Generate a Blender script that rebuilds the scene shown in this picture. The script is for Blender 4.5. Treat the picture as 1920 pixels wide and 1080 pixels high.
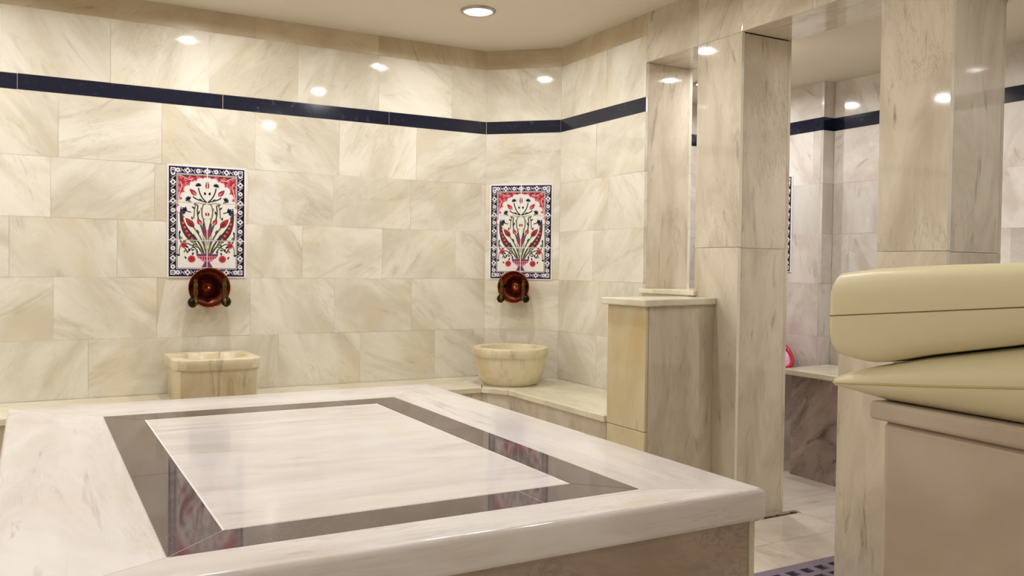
import bpy, bmesh, math, random
from mathutils import Vector, Matrix
random.seed(7)
for o in list(bpy.data.objects): bpy.data.objects.remove(o, do_unlink=True)
S = bpy.context.scene
COL = S.collection
R = math.radians

# ------------------------------------------------------------------ camera, world, exposure
EYE = 1.22
f_px, yaw, pit, rol = 1607.73, 0.5092, -0.0242, 0.0116
Fv = Vector((math.sin(yaw)*math.cos(pit), math.cos(yaw)*math.cos(pit), math.sin(pit)))
R0 = Vector((math.cos(yaw), -math.sin(yaw), 0)); U0 = R0.cross(Fv)
Rv = R0*math.cos(rol) + U0*math.sin(rol); Uv = -R0*math.sin(rol) + U0*math.cos(rol)
cd = bpy.data.cameras.new('camera'); cam = bpy.data.objects.new('camera', cd); COL.objects.link(cam)
cam.matrix_world = Matrix(((Rv.x, Uv.x, -Fv.x, 0), (Rv.y, Uv.y, -Fv.y, 0), (Rv.z, Uv.z, -Fv.z, EYE), (0, 0, 0, 1)))
cd.sensor_width = 36; cd.lens = f_px/1920*36; cd.clip_start = .02; cd.clip_end = 60
S.camera = cam
w = bpy.data.worlds.new('world'); S.world = w; w.use_nodes = True
w.node_tree.nodes['Background'].inputs[0].default_value = (1, .93, .82, 1)
w.node_tree.nodes['Background'].inputs[1].default_value = .05
S.view_settings.view_transform = 'Standard'; S.view_settings.look = 'None'
S.view_settings.gamma = 1; S.view_settings.use_curve_mapping = False
S.view_settings.exposure = 1.42
LAMP_MAIN = 265.0; LAMP_SIDE = 150.0
MAIN_COL = (1.0, .985, .99, 1); SIDE_COL = (.95, .96, 1.0, 1)

# ------------------------------------------------------------------ materials
def lin(r, g, b):
    f = lambda c: (c/255/12.92) if c/255 <= .04045 else ((c/255+.055)/1.055)**2.4
    return (f(r), f(g), f(b), 1)

def nodes(name):
    m = bpy.data.materials.new(name); m.use_nodes = True
    nt = m.node_tree; return m, nt, nt.nodes['Principled BSDF']

def mat(name, col, rough=.5, metal=0, spec=.5, bump=0, bscale=40, var=0, coat=0):
    m, nt, b = nodes(name)
    b.inputs['Base Color'].default_value = col
    b.inputs['Roughness'].default_value = rough; b.inputs['Metallic'].default_value = metal
    b.inputs['Specular IOR Level'].default_value = spec; b.inputs['Coat Weight'].default_value = coat
    if bump or var:
        tc = nt.nodes.new('ShaderNodeTexCoord'); n = nt.nodes.new('ShaderNodeTexNoise')
        n.inputs['Scale'].default_value = bscale; n.inputs['Detail'].default_value = 5
        nt.links.new(tc.outputs['Object'], n.inputs['Vector'])
        if bump:
            bp = nt.nodes.new('ShaderNodeBump'); bp.inputs['Strength'].default_value = bump; bp.inputs['Distance'].default_value = .002
            nt.links.new(n.outputs['Fac'], bp.inputs['Height']); nt.links.new(bp.outputs['Normal'], b.inputs['Normal'])
        if var:
            mr = nt.nodes.new('ShaderNodeMapRange'); mr.inputs[1].default_value = .3; mr.inputs[2].default_value = .7
            mr.inputs[3].default_value = 1-var; mr.inputs[4].default_value = 1+var
            mx = nt.nodes.new('ShaderNodeVectorMath'); mx.operation = 'SCALE'
            mx.inputs[0].default_value = col[:3]
            nt.links.new(n.outputs['Fac'], mr.inputs[0]); nt.links.new(mr.outputs[0], mx.inputs['Scale'])
            nt.links.new(mx.outputs[0], b.inputs['Base Color'])
    return m

def marble(name, base, cloud, vein, vfac=.5, tone=.06, rough=.14, stretch=(1.6, 9.0), cscale=(1.3, 2.6), speck=.25, vlo=.56, vhi=.74, warm=None, wfac=.0, thin=.45):
    """polished marble, driven by metric UVs (one island per slab, offset and turned at random)"""
    m, nt, b = nodes(name); L = nt.links.new; N = nt.nodes.new
    uv = N('ShaderNodeUVMap'); uv.uv_map = 'UVMap'
    def noise(sc, scale, detail, dist, rotz=0, rgh=.6):
        mp = N('ShaderNodeMapping'); mp.inputs['Scale'].default_value = (sc[0], sc[1], 1); mp.inputs['Rotation'].default_value = (0, 0, rotz)
        L(uv.outputs[0], mp.inputs[0]); n = N('ShaderNodeTexNoise'); n.inputs['Scale'].default_value = scale
        n.inputs['Detail'].default_value = detail; n.inputs['Distortion'].default_value = dist; n.inputs['Roughness'].default_value = rgh
        L(mp.outputs[0], n.inputs['Vector']); return n
    def rng(src, a, c, lo=0, hi=1):
        r = N('ShaderNodeMapRange'); r.interpolation_type = 'SMOOTHSTEP'
        r.inputs[1].default_value = a; r.inputs[2].default_value = c; r.inputs[3].default_value = lo; r.inputs[4].default_value = hi
        L(src, r.inputs[0]); return r.outputs[0]
    def mix(fac, c1, c2, mode='MIX'):
        x = N('ShaderNodeMix'); x.data_type = 'RGBA'; x.blend_type = mode
        if isinstance(fac, float): x.inputs[0].default_value = fac
        else: L(fac, x.inputs[0])
        for k, c in ((6, c1), (7, c2)):
            if isinstance(c, tuple): x.inputs[k].default_value = c
            else: L(c, x.inputs[k])
        return x.outputs[2]
    n1 = noise(cscale, 1.6, 7, .7)
    col = mix(rng(n1.outputs['Fac'], .34, .68), base, cloud)
    if warm:
        nw = noise((1.1, 1.1), 1.9, 4, .4); col = mix(rng(nw.outputs['Fac'], .52, .72, 0, wfac), col, warm)
    n2 = noise(stretch, 1.9, 9, 1.1, 0, .66)
    col = mix(rng(n2.outputs['Fac'], vlo, vhi, 0, vfac), col, vein)
    n3 = noise((stretch[0]*.6, stretch[1]*.7), 3.7, 6, 2.2, .25, .55)
    # thin vein lines where the noise crosses its middle
    ab = N('ShaderNodeMath'); ab.operation = 'SUBTRACT'; L(n3.outputs['Fac'], ab.inputs[0]); ab.inputs[1].default_value = .5
    a2 = N('ShaderNodeMath'); a2.operation = 'ABSOLUTE'; L(ab.outputs[0], a2.inputs[0])
    n3b = noise((1, 1), 2.3, 3, .3)
    mm = N('ShaderNodeMath'); mm.operation = 'MULTIPLY'; L(rng(a2.outputs[0], .0, .03, thin, 0), mm.inputs[0]); L(rng(n3b.outputs['Fac'], .48, .66, 0, vfac), mm.inputs[1])
    col = mix(mm.outputs[0], col, vein)
    n4 = noise((6, 13), 4.5, 4, .5)
    col = mix(rng(n4.outputs['Fac'], .67, .78, 0, speck), col, tuple(c*.45 for c in vein[:3])+(1,))
    ge = N('ShaderNodeNewGeometry')
    mr = N('ShaderNodeMapRange'); mr.inputs[3].default_value = 1-tone; mr.inputs[4].default_value = 1+tone*.55
    L(ge.outputs['Random Per Island'], mr.inputs[0])
    sc = N('ShaderNodeVectorMath'); sc.operation = 'SCALE'; L(col, sc.inputs[0]); L(mr.outputs[0], sc.inputs['Scale'])
    L(sc.outputs[0], b.inputs['Base Color'])
    b.inputs['Roughness'].default_value = rough; b.inputs['Specular IOR Level'].default_value = .5
    return m

M = {}
M['wall'] = marble('cream_wall_marble', lin(236, 231, 217), lin(211, 202, 181), lin(156, 144, 128), .5, .055, .05, stretch=(1.5, 5.5), cscale=(.9, 2.2), vlo=.52, vhi=.80, warm=lin(222, 205, 160), wfac=.35)
M['upright'] = marble('upright_marble', lin(219, 208, 188), lin(193, 180, 158), lin(136, 122, 108), .8, .05, .05, stretch=(9.0, 1.5), cscale=(3.2, 1.1), speck=.35)
M['soffit'] = marble('shaded_top_course_marble', lin(214, 199, 172), lin(196, 178, 150), lin(150, 130, 108), .6, .08, .16, warm=lin(205, 180, 140), wfac=.3)  # browner top course stone, with the shade under the ceiling worked into its colour
M['bluewhite'] = marble('pale_side_room_marble', lin(228, 222, 214), lin(206, 194, 182), lin(158, 142, 130), .6, .10, .08, stretch=(7.0, 1.6), cscale=(2.6, 1.3))
M['white'] = marble('white_slab_marble', lin(243, 239, 238), lin(226, 218, 214), lin(172, 160, 158), .68, .025, .11, stretch=(.9, 10.0), cscale=(.8, 3.0), speck=.10, warm=lin(230, 214, 170), wfac=.25)
M['cap'] = marble('bench_slab_marble', lin(230, 224, 200), lin(212, 202, 176), lin(158, 144, 122), .55, .03, .14, stretch=(1.2, 10.0))
M['yellow'] = marble('yellow_stained_marble', lin(216, 204, 170), lin(204, 186, 148), lin(182, 154, 104), .5, .02, .14, stretch=(6.0, 1.3), cscale=(2.6, 1.0), warm=lin(204, 174, 106), wfac=.55)
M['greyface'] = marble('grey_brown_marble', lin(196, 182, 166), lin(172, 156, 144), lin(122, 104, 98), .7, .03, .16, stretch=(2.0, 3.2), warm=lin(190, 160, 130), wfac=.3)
M['tablem'] = marble('massage_table_marble', lin(200, 184, 166), lin(186, 168, 150), lin(150, 124, 96), .3, .02, .25, stretch=(1.4, 1.6), cscale=(1.2, 1.2), speck=.05, thin=0.0, warm=lin(196, 172, 130), wfac=.3)
M['floor'] = marble('floor_marble', lin(226, 216, 200), lin(206, 192, 176), lin(140, 124, 108), .6, .08, .12, stretch=(1.2, 7.0))
M['basin'] = marble('basin_travertine', lin(226, 215, 184), lin(208, 190, 152), lin(132, 106, 78), .6, .02, .28, vlo=.52, vhi=.76, stretch=(7.0, 1.2), cscale=(2.2, 1.5), speck=.3, warm=lin(208, 174, 122), wfac=.4)
M['arris'] = marble('polished_slab_edge', lin(236, 230, 214), lin(228, 220, 200), lin(200, 190, 170), .3, .0, .1)
M['grout'] = mat('pale_grout', lin(206, 196, 172), .8)
M['whitejoint'] = mat('white_joint', lin(246, 242, 238), .6)
M['mortar'] = mat('brown_mortar', lin(96, 68, 42), .9, bump=.6, bscale=60, var=.5)
M['paint'] = mat('ceiling_paint', lin(226, 217, 200), .75, bump=.08, bscale=30)
M['core'] = mat('masonry_core', lin(150, 140, 120), .9)
M['bowlred'] = mat('red_plastic', lin(190, 20, 40), .3)
M['lilac'] = mat('lilac_plastic', lin(214, 160, 190), .35)
M['matgrey'] = mat('purple_grey_rubber', lin(128, 116, 132), .6)
M['matblack'] = mat('black_recess', lin(30, 26, 34), .6)
M['chrome'] = mat('dull_chrome_rim', lin(170, 160, 158), .25, metal=1)
M['brass'] = mat('aged_brass', lin(96, 78, 40), .36, metal=1, bump=.3, bscale=60, var=.25)
M['darkbrass'] = mat('dark_bronze', lin(44, 36, 28), .35, metal=1, bump=.3, bscale=60, var=.3)
M['copper'] = mat('hammered_copper', lin(176, 108, 80), .34, metal=1, bump=.4, bscale=70, var=.25)
M['boss'] = mat('copper_boss', lin(206, 148, 112), .34, metal=1)

def granite(name, base, fleck, sc, lo, hi, fac, rough):
    m, nt, b = nodes(name); L = nt.links.new; N = nt.nodes.new
    tc = N('ShaderNodeTexCoord'); n = N('ShaderNodeTexNoise'); n.inputs['Scale'].default_value = sc; n.inputs['Detail'].default_value = 6
    n.inputs['Roughness'].default_value = .8; L(tc.outputs['Object'], n.inputs['Vector'])
    n2 = N('ShaderNodeTexNoise'); n2.inputs['Scale'].default_value = 2.2; n2.inputs['Detail'].default_value = 5; L(tc.outputs['Object'], n2.inputs['Vector'])
    a = N('ShaderNodeMapRange'); a.inputs[1].default_value = lo; a.inputs[2].default_value = hi; a.inputs[4].default_value = fac; L(n.outputs['Fac'], a.inputs[0])
    a2 = N('ShaderNodeMapRange'); a2.inputs[1].default_value = .4; a2.inputs[2].default_value = .62; L(n2.outputs['Fac'], a2.inputs[0]); a2.inputs[3].default_value = .35
    mu = N('ShaderNodeMath'); mu.operation = 'MULTIPLY'; L(a.outputs[0], mu.inputs[0]); L(a2.outputs[0], mu.inputs[1])
    x = N('ShaderNodeMix'); x.data_type = 'RGBA'; x.inputs[6].default_value = base; x.inputs[7].default_value = fleck
    L(mu.outputs[0], x.inputs[0]); L(x.outputs[2], b.inputs['Base Color']); b.inputs['Roughness'].default_value = rough
    return m
M['band'] = granite('navy_marble_band', lin(22, 26, 46), lin(120, 128, 140), 26, .58, .75, .55, .12)
M['granite'] = granite('brown_granite', lin(76, 60, 60), lin(132, 110, 108), 170, .4, .75, .9, .06)

def leather():
    m, nt, b = nodes('cream_leatherette'); L = nt.links.new; N = nt.nodes.new
    tc = N('ShaderNodeTexCoord')
    n = N('ShaderNodeTexNoise'); n.inputs['Scale'].default_value = 230; n.inputs['Detail'].default_value = 3; L(tc.outputs['Object'], n.inputs['Vector'])
    n2 = N('ShaderNodeTexNoise'); n2.inputs['Scale'].default_value = 3.5; n2.inputs['Detail'].default_value = 3; L(tc.outputs['Object'], n2.inputs['Vector'])
    bp = N('ShaderNodeBump'); bp.inputs['Strength'].default_value = .12; bp.inputs['Distance'].default_value = .001
    L(n.outputs['Fac'], bp.inputs['Height'])
    bp2 = N('ShaderNodeBump'); bp2.inputs['Strength'].default_value = .25; bp2.inputs['Distance'].default_value = .012
    L(n2.outputs['Fac'], bp2.inputs['Height']); L(bp.outputs[0], bp2.inputs['Normal']); L(bp2.outputs[0], b.inputs['Normal'])
    b.inputs['Base Color'].default_value = lin(218, 207, 168); b.inputs['Roughness'].default_value = .38
    return m
M['leather'] = leather()
M['piping'] = mat('leatherette_piping', lin(196, 180, 126), .5)
M['seam'] = mat('seam_groove_shade', lin(120, 104, 62), .7)  # darker than the cover: stands in for the shade in the seam groove

def emis(name, col, st):
    m, nt, b = nodes(name); b.inputs['Base Color'].default_value = (1, 1, 1, 1)
    b.inputs['Emission Color'].default_value = col; b.inputs['Emission Strength'].default_value = st; return m
M['lamp_main'] = emis('lamp_glass_lit', MAIN_COL, LAMP_MAIN)
M['lamp_side'] = emis('side_lamp_glass_lit', SIDE_COL, LAMP_SIDE)
M['lamp_ring'] = emis('frosted_glass_lit', (1, .98, .97, 1), 3.0)

# ------------------------------------------------------------------ helpers
def obj(name, bm, mats, parent=None, smooth=False, bev=0, seg=2):
    me = bpy.data.meshes.new(name); bm.normal_update(); bm.to_mesh(me); bm.free()
    for m in (mats if isinstance(mats, list) else [mats]): me.materials.append(m)
    if smooth:
        for p in me.polygons: p.use_smooth = True
    o = bpy.data.objects.new(name, me); COL.objects.link(o)
    if parent: o.parent = parent
    if bev:
        b = o.modifiers.new('bevel', 'BEVEL'); b.width = bev; b.segments = seg; b.limit_method = 'ANGLE'; b.angle_limit = R(40)
    return o

def thing(name, label, cat, loc=(0, 0, 0), rotz=0, group=None):
    o = bpy.data.objects.new(name, None); COL.objects.link(o); o.location = loc; o.rotation_euler = (0, 0, rotz)
    o.empty_display_size = .1
    o['label'] = label; o['category'] = cat
    if group: o['group'] = group
    return o

def struct(name, bm, m, parent=None, bev=0):
    o = obj(name, bm, m, parent, bev=bev)
    if parent is None: o['kind'] = 'structure'
    return o

def BM():
    b = bmesh.new(); b.loops.layers.uv.new('UVMap'); return b

def polyuv(bm, faces, ang=None, off=None, local=None):
    """metric box-projected uv on faces; local = matrix taking world -> frame"""
    uvl = bm.loops.layers.uv.active
    ang = random.uniform(-.12, .12) if ang is None else ang
    off = (random.uniform(0, 40), random.uniform(0, 40)) if off is None else off
    c, s = math.cos(ang), math.sin(ang)
    for f in faces:
        f.normal_update(); n = f.normal
        if local: n = local.to_3x3() @ n
        ax = max(range(3), key=lambda i: abs(n[i]))
        for l in f.loops:
            p = l.vert.co if not local else local @ l.vert.co
            u, v = ((p.y, p.z), (p.x, p.z), (p.x, p.y))[ax]
            l[uvl].uv = (u*c - v*s + off[0], u*s + v*c + off[1])

def box(bm, a, b, ang=None, MX=None, mi=0, tilt=0, off=None):
    x0, y0, z0 = a; x1, y1, z1 = b
    vs = [bm.verts.new(p) for p in ((x0,y0,z0),(x1,y0,z0),(x1,y1,z0),(x0,y1,z0),(x0,y0,z1),(x1,y0,z1),(x1,y1,z1),(x0,y1,z1))]
    fs = [bm.faces.new([vs[i] for i in q]) for q in ((0,3,2,1),(4,5,6,7),(0,1,5,4),(1,2,6,5),(2,3,7,6),(3,0,4,7))]
    for f in fs: f.material_index = mi
    polyuv(bm, fs, ang, off)
    if tilt:
        c = Vector(((x0+x1)/2, (y0+y1)/2, (z0+z1)/2))
        rr = Matrix.Rotation(random.gauss(0, tilt), 4, 'X') @ Matrix.Rotation(random.gauss(0, tilt), 4, 'Y') @ Matrix.Rotation(random.gauss(0, tilt), 4, 'Z')
        bmesh.ops.transform(bm, matrix=Matrix.Translation(c) @ rr @ Matrix.Translation(-c), verts=vs)
    if MX: bmesh.ops.transform(bm, matrix=MX, verts=vs)
    return vs

def prism(bm, pts, z0, z1, ang=None, mi=0, off=None):
    n = len(pts)
    lo = [bm.verts.new((p[0], p[1], z0)) for p in pts]; hi = [bm.verts.new((p[0], p[1], z1)) for p in pts]
    fs = [bm.faces.new(hi), bm.faces.new(lo[::-1])] + [bm.faces.new((lo[i], lo[(i+1) % n], hi[(i+1) % n], hi[i])) for i in range(n)]
    bmesh.ops.recalc_face_normals(bm, faces=fs)
    for f in fs: f.material_index = mi
    polyuv(bm, fs, ang, off)
    return lo+hi

def lathe(bm, prof, seg=40, mi=0, c=(0, 0, 0), MX=None, sx=1, sy=1):
    uvl = bm.loops.layers.uv.active; rings = []; nv = []
    for r, z in prof:
        if r < 1e-6: v = bm.verts.new((c[0], c[1], c[2]+z)); rings.append([v]); nv.append(v)
        else:
            ring = [bm.verts.new((c[0]+r*sx*math.cos(2*math.pi*k/seg), c[1]+r*sy*math.sin(2*math.pi*k/seg), c[2]+z)) for k in range(seg)]
            rings.append(ring); nv += ring
    ox, oy = random.uniform(0, 30), random.uniform(0, 30); ln = 0
    for i in range(len(rings)-1):
        A, B = rings[i], rings[i+1]
        l2 = ln + math.hypot(prof[i+1][0]-prof[i][0], prof[i+1][1]-prof[i][1])
        for k in range(seg):
            k2 = (k+1) % seg
            if len(A) == 1 and len(B) == 1: continue
            if len(A) == 1: q = [A[0], B[k2], B[k]][::-1]; us = [(k, ln), (k+1, l2), (k, l2)][::-1]
            elif len(B) == 1: q = [A[k], A[k2], B[0]]; us = [(k, ln), (k+1, ln), (k, l2)]
            else: q = [A[k], A[k2], B[k2], B[k]]; us = [(k, ln), (k+1, ln), (k+1, l2), (k, l2)]
            f = bm.faces.new(q); f.material_index = mi; f.smooth = True
            rr = max(prof[i][0], prof[i+1][0], .02)
            for l, (a, v) in zip(f.loops, us): l[uvl].uv = (ox + a/seg*2*math.pi*rr, oy+v)
        ln = l2
    if MX: bmesh.ops.transform(bm, matrix=MX, verts=nv)
    return nv

def tube(bm, pts, rad, seg=10, mi=0, caps=True):
    pts = [Vector(p) for p in pts]; rings = []
    rads = rad if isinstance(rad, (list, tuple)) else [rad]*len(pts)
    up = Vector((0, 0, 1)); prev = None
    for i, p in enumerate(pts):
        t = (pts[min(i+1, len(pts)-1)] - pts[max(i-1, 0)]).normalized()
        a = prev if prev is not None else (up if abs(t.z) < .9 else Vector((1, 0, 0)))
        n = (a - t*a.dot(t)).normalized(); prev = n; b = t.cross(n)
        rings.append([bm.verts.new(p + (n*math.cos(2*math.pi*k/seg) + b*math.sin(2*math.pi*k/seg))*rads[i]) for k in range(seg)])
    for i in range(len(rings)-1):
        for k in range(seg):
            f = bm.faces.new((rings[i][k], rings[i][(k+1) % seg], rings[i+1][(k+1) % seg], rings[i+1][k])); f.smooth = True; f.material_index = mi
    if caps:
        bm.faces.new(rings[0][::-1]).material_index = mi; bm.faces.new(rings[-1]).material_index = mi

def copy_tree(o, parent=None):
    c = o.copy(); COL.objects.link(c)
    if parent: c.parent = parent
    for ch in list(o.children): copy_tree(ch, c)
    return c

# ------------------------------------------------------------------ key dimensions (metres, floor = 0)
YW, XW, XC, YC = 5.047, 2.973, 2.610, 4.703        # left wall plane, right wall plane, chamfer ends
ZB, ZP, ZC, ZC2 = .50, .64, 2.637, 2.395           # bench top, platform top, ceiling, side room ceiling
BB, BT = 2.0935, 2.175                             # navy band
TH = .335                                          # thickness of the wall with the openings
LINT = 2.365                                       # underside of the lintel
ROWS = [.50, .812, 1.141, 1.451, 1.764, BB]
G = .001

# ------------------------------------------------------------------ structure
def clad(bm, u0, u1, rows, length, offs, place, tilt=.0022, angf=None):
    """courses of slabs along u; place(ua, ub, za, zb) -> box corners"""
    for i in range(len(rows)-1):
        za, zb = rows[i], rows[i+1]
        o = offs[i] if offs and i < len(offs) else random.uniform(0, length)
        js = [u0]; k = math.ceil((u0 - o)/length + 1e-6)
        while o + k*length < u1 - .03:
            if o + k*length > u0 + .03: js.append(o + k*length)
            k += 1
        js.append(u1)
        for a, b in zip(js[:-1], js[1:]):
            p, q = place(a+G/2, b-G/2, za+G/2, zb-G/2)
            box(bm, p, q, ang=(angf() if angf else random.choice((-1, 1, 1))*random.uniform(.35, 1.25)), tilt=tilt)

# left wall : backing + courses
bm = BM()
box(bm, (-3.1, YW+.0014, 0), (XC+.2, YW+.2, ZC+.1), mi=1)
pl = lambda a, b, za, zb: ((a, YW, za), (b, YW+.02, zb))
clad(bm, -3.1, XC, ROWS, .5, [.253, .09, .392, .078, .114], pl)
clad(bm, -3.1, XC, [BT, 2.515], .5, [.36], pl)
clad(bm, -3.1, XC, [0, .5], .5, [.2], pl)
wl = struct('wall_left', bm, [M['wall'], M['grout']])
bm = BM(); clad(bm, -3.1, XC, [2.515, ZC+.02], .74, [.379], pl); struct('top_course', bm, M['soffit'], wl)
bm = BM(); box(bm, (-3.1, YW+.004, BB), (XC, YW+.018, BT), mi=1)
for a, b in ((-3.1, -1.1), (-1.1, -.07), (-.07, .935), (.935, 1.93), (1.93, XC)): box(bm, (a+.0015, YW-.001, BB+.001), (b-.0015, YW+.02, BT-.001), tilt=.001)
struct('trim_1', bm, [M['band'], M['whitejoint']])

# chamfered corner wall (local frame: u along the chamfer, -y faces the room)
chl = math.hypot(XW-XC, YW-YC); cha = math.atan2(YC-YW, XW-XC)
CM = Matrix.Translation((XC, YW, 0)) @ Matrix.Rotation(cha, 4, 'Z')
def chplace(a, b, za, zb): return ((a, 0, za), (b, .02, zb))
bm = BM()
clad(bm, 0, chl, [0, .5]+ROWS[1:], 2, [1]*6, chplace, angf=lambda: random.uniform(-1, 1))
clad(bm, 0, chl, [BT, 2.515], 2, [1], chplace)
box(bm, (0, .0014, 0), (chl, .05, ZC+.1), mi=1)
bmesh.ops.transform(bm, matrix=CM, verts=bm.verts[:])
wc = struct('wall_corner', bm, [M['wall'], M['grout']])
bm = BM(); box(bm, (0, 0, 2.517), (chl, .02, ZC+.02), MX=CM); struct('top_course', bm, M['soffit'], wc)
bm = BM(); box(bm, (.002, -.001, BB+.001), (chl-.002, .02, BT-.001), MX=CM); box(bm, (0, .004, BB), (chl, .018, BT), MX=CM, mi=1)
struct('trim_2', bm, [M['band'], M['whitejoint']])

# right wall with its openings
Y1a, Y1b = 3.400, 3.825          # window opening
Y2a, Y2b = 2.310, 3.088          # doorway
Y3a, Y3b = 1.000, 2.002          # next doorway (frame edge)
prx = lambda a, b, za, zb: ((XW, a, za), (XW+.02, b, zb))
bm = BM()
box(bm, (XW+.0014, Y1b+.02, 0), (XW+TH-.012, YC+.3, ZC+.1), mi=1)
clad(bm, Y1b, YC, [0, .5]+ROWS[1:], .53, [4.2, 4.27, 4.15, 4.32, 4.17, 4.3], prx)
clad(bm, Y1b, YC, [BT, 2.515], .53, [4.2], prx)
# the wall's far face, in the side room
clad(bm, Y1b, 4.70, [0, .5, .81, 1.141, 1.451, 1.764, ZC2], .5, None, lambda a, b, za, zb: ((XW+TH-.02, a, za), (XW+TH, b, zb)))
# below the window opening
box(bm, (XW+.02, Y1a, 0), (XW+TH-.02, Y1b, 1.06), mi=1)
clad(bm, Y1a, Y1b, [0, .5, 1.085], 2, [9, 9], prx, angf=lambda: 1.5)
wr = struct('wall_right', bm, [M['wall'], M['grout']])
bm = BM(); clad(bm, Y1b, YC, [2.515, ZC+.02], .8, [4.4], prx)
struct('top_course', bm, M['soffit'], wr)
bm = BM()   # reveal of the window opening, far side
for za, zb in ((1.11, LINT),): box(bm, (XW+.02, Y1b, za), (XW+TH-.02, Y1b+.02, zb-.001), ang=.05)
struct('window_reveal', bm, M['upright'], wr, bev=.001)
bm = BM()   # lintel : face, underside, back
ye = -1.5
for a, b in ((Y3a-1.5, Y3a), (Y3a, Y3b), (Y3b, 2.66), (2.66, Y2b), (Y2b, Y1a), (Y1a, Y1b)):
    box(bm, (XW, a+G/2, LINT), (XW+.02, b-G/2, ZC+.02), ang=random.uniform(-.9, .9), tilt=.001)
box(bm, (XW+.02, Y3a, LINT), (XW+TH-.02, Y3b, LINT+.02)); box(bm, (XW+.02, Y2a, LINT), (XW+TH-.02, Y2b, LINT+.02)); box(bm, (XW+.02, Y1a, LINT), (XW+TH-.02, Y1b, LINT+.02))
box(bm, (XW+TH-.02, -1.5, LINT), (XW+TH, 4.7, ZC+.02))
box(bm, (XW+.022, -1.5, LINT+.02), (XW+TH-.022, Y1b+.02, ZC+.1), mi=1)
struct('lintel', bm, [M['upright'], M['grout']], wr, bev=.001)
def pillar(ya, yb, zj):
    bm = BM(); x0, x1 = XW, XW+TH
    box(bm, (x0+.018, ya+.018, 0), (x1-.018, yb-.018, LINT), mi=1)
    for za, zb in ((0, zj), (zj, LINT)):
        za += G/2; zb -= G/2
        n0 = len(bm.faces); box(bm, (x0, ya, za), (x0+.02, yb, zb), ang=random.uniform(-.15, .15))
        bm.faces.ensure_lookup_table()
        for f in bm.faces[n0:]:
            f.normal_update()
            if abs(f.normal.y) > .9: f.material_index = 2
        box(bm, (x1-.02, ya, za), (x1, yb, zb), ang=0)
        box(bm, (x0+.0206, ya, za-.004), (x1-.0206, ya+.02, zb-.004), ang=random.uniform(-.1, .1))
        box(bm, (x0+.0206, yb-.02, za), (x1-.0206, yb, zb), ang=0)
    return struct('pillar', bm, [M['upright'], M['grout'], M['arris']], wr, bev=.002)
pillar(Y2b, Y1a, 1.33); pillar(Y3b, Y2a, 1.30)
bm = BM()
box(bm, (XW+.012, -1.5, 0), (XW+TH-.012, Y3a, LINT), mi=1)
clad(bm, -1.5, Y3a, [0, .6, 1.2, 1.8, LINT], .6, None, prx)
box(bm, (XW, Y3a-.02, 0), (XW+TH, Y3a, LINT))
struct('near_wall_section', bm, [M['wall'], M['grout']], wr)
bm = BM(); box(bm, (XW-.022, Y1a-.02, 1.085), (XW+TH+.01, Y1b+.012, 1.11), ang=1.57)
struct('window_sill', bm, M['cap'], wr, bev=.003)
bm = BM(); box(bm, (XW-.001, Y1b+.004, BB+.001), (XW+.02, YC-.001, BT-.001)); box(bm, (XW+.004, Y1b+.002, BB), (XW+.018, YC, BT), mi=1)
struct('trim_3', bm, [M['band'], M['whitejoint']])

# side room : far wall in two steps, end wall
X1, X2 = 4.28, 4.376
bm = BM()
fr = [0, .5, .812, 1.141, 1.451, 1.764, BB]
def px1(a, b, za, zb): return ((X1, a, za), (X1+.02, b, zb))
def px2(a, b, za, zb): return ((X2, a, za), (X2+.02, b, zb))
vert = lambda: random.choice((random.uniform(-.3, .3), random.uniform(-.9, .9)))
clad(bm, 3.745, 4.72, fr, .5, [3.9, 4.02, 4.2, 4.1, 4.2, 4.3], px1, angf=vert); clad(bm, 3.745, 4.72, [BT, ZC2+.02], .5, None, px1)
box(bm, (X1+.0014, 3.748, 0), (X1+.4, 4.9, 2.6), mi=1)
for za, zb in zip(fr[:-1], fr[1:]): box(bm, (X1+.0005, 3.745-.02, za+G/2), (X2, 3.745, zb-G/2), ang=0)
box(bm, (X1+.0005, 3.725, BT), (X2, 3.745, ZC2+.02), ang=0)
struct('wall_far', bm, [M['bluewhite'], M['grout']])
bm = BM()
clad(bm, -1.5, 3.724, fr, .5, [3.3, 3.05, 3.3, 3.1, 3.35, 3.2], px2, angf=vert); clad(bm, -1.5, 3.724, [BT, ZC2+.02], .5, None, px2)
box(bm, (X2+.0014, -1.5, 0), (X2+.4, 3.724, 2.6), mi=1)
struct('wall_recess', bm, [M['bluewhite'], M['grout']])
bm = BM()
box(bm, (X1-.001, 3.728, BB+.001), (X1+.02, 4.70, BT-.001)); box(bm, (X2-.001, -1.5, BB+.001), (X2+.02, 3.724, BT-.001))
box(bm, (X1, 3.724, BB+.001), (X2-.001, 3.744, BT-.001)); box(bm, (XW+TH, 4.699, BB+.001), (X1, 4.72, BT-.001))
struct('trim_4', bm, [M['band'], M['whitejoint']])
bm = BM()
clad(bm, XW+TH, X1, fr, .5, None, lambda a, b, za, zb: ((a, 4.70, za), (b, 4.72, zb)))
clad(bm, XW+TH, X1, [BT, ZC2+.02], .5, None, lambda a, b, za, zb: ((a, 4.70, za), (b, 4.72, zb)))
box(bm, (XW+TH-.01, 4.718, 0), (X1+.1, 4.9, 2.6), mi=1)
struct('wall_end', bm, [M['bluewhite'], M['grout']])
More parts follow.
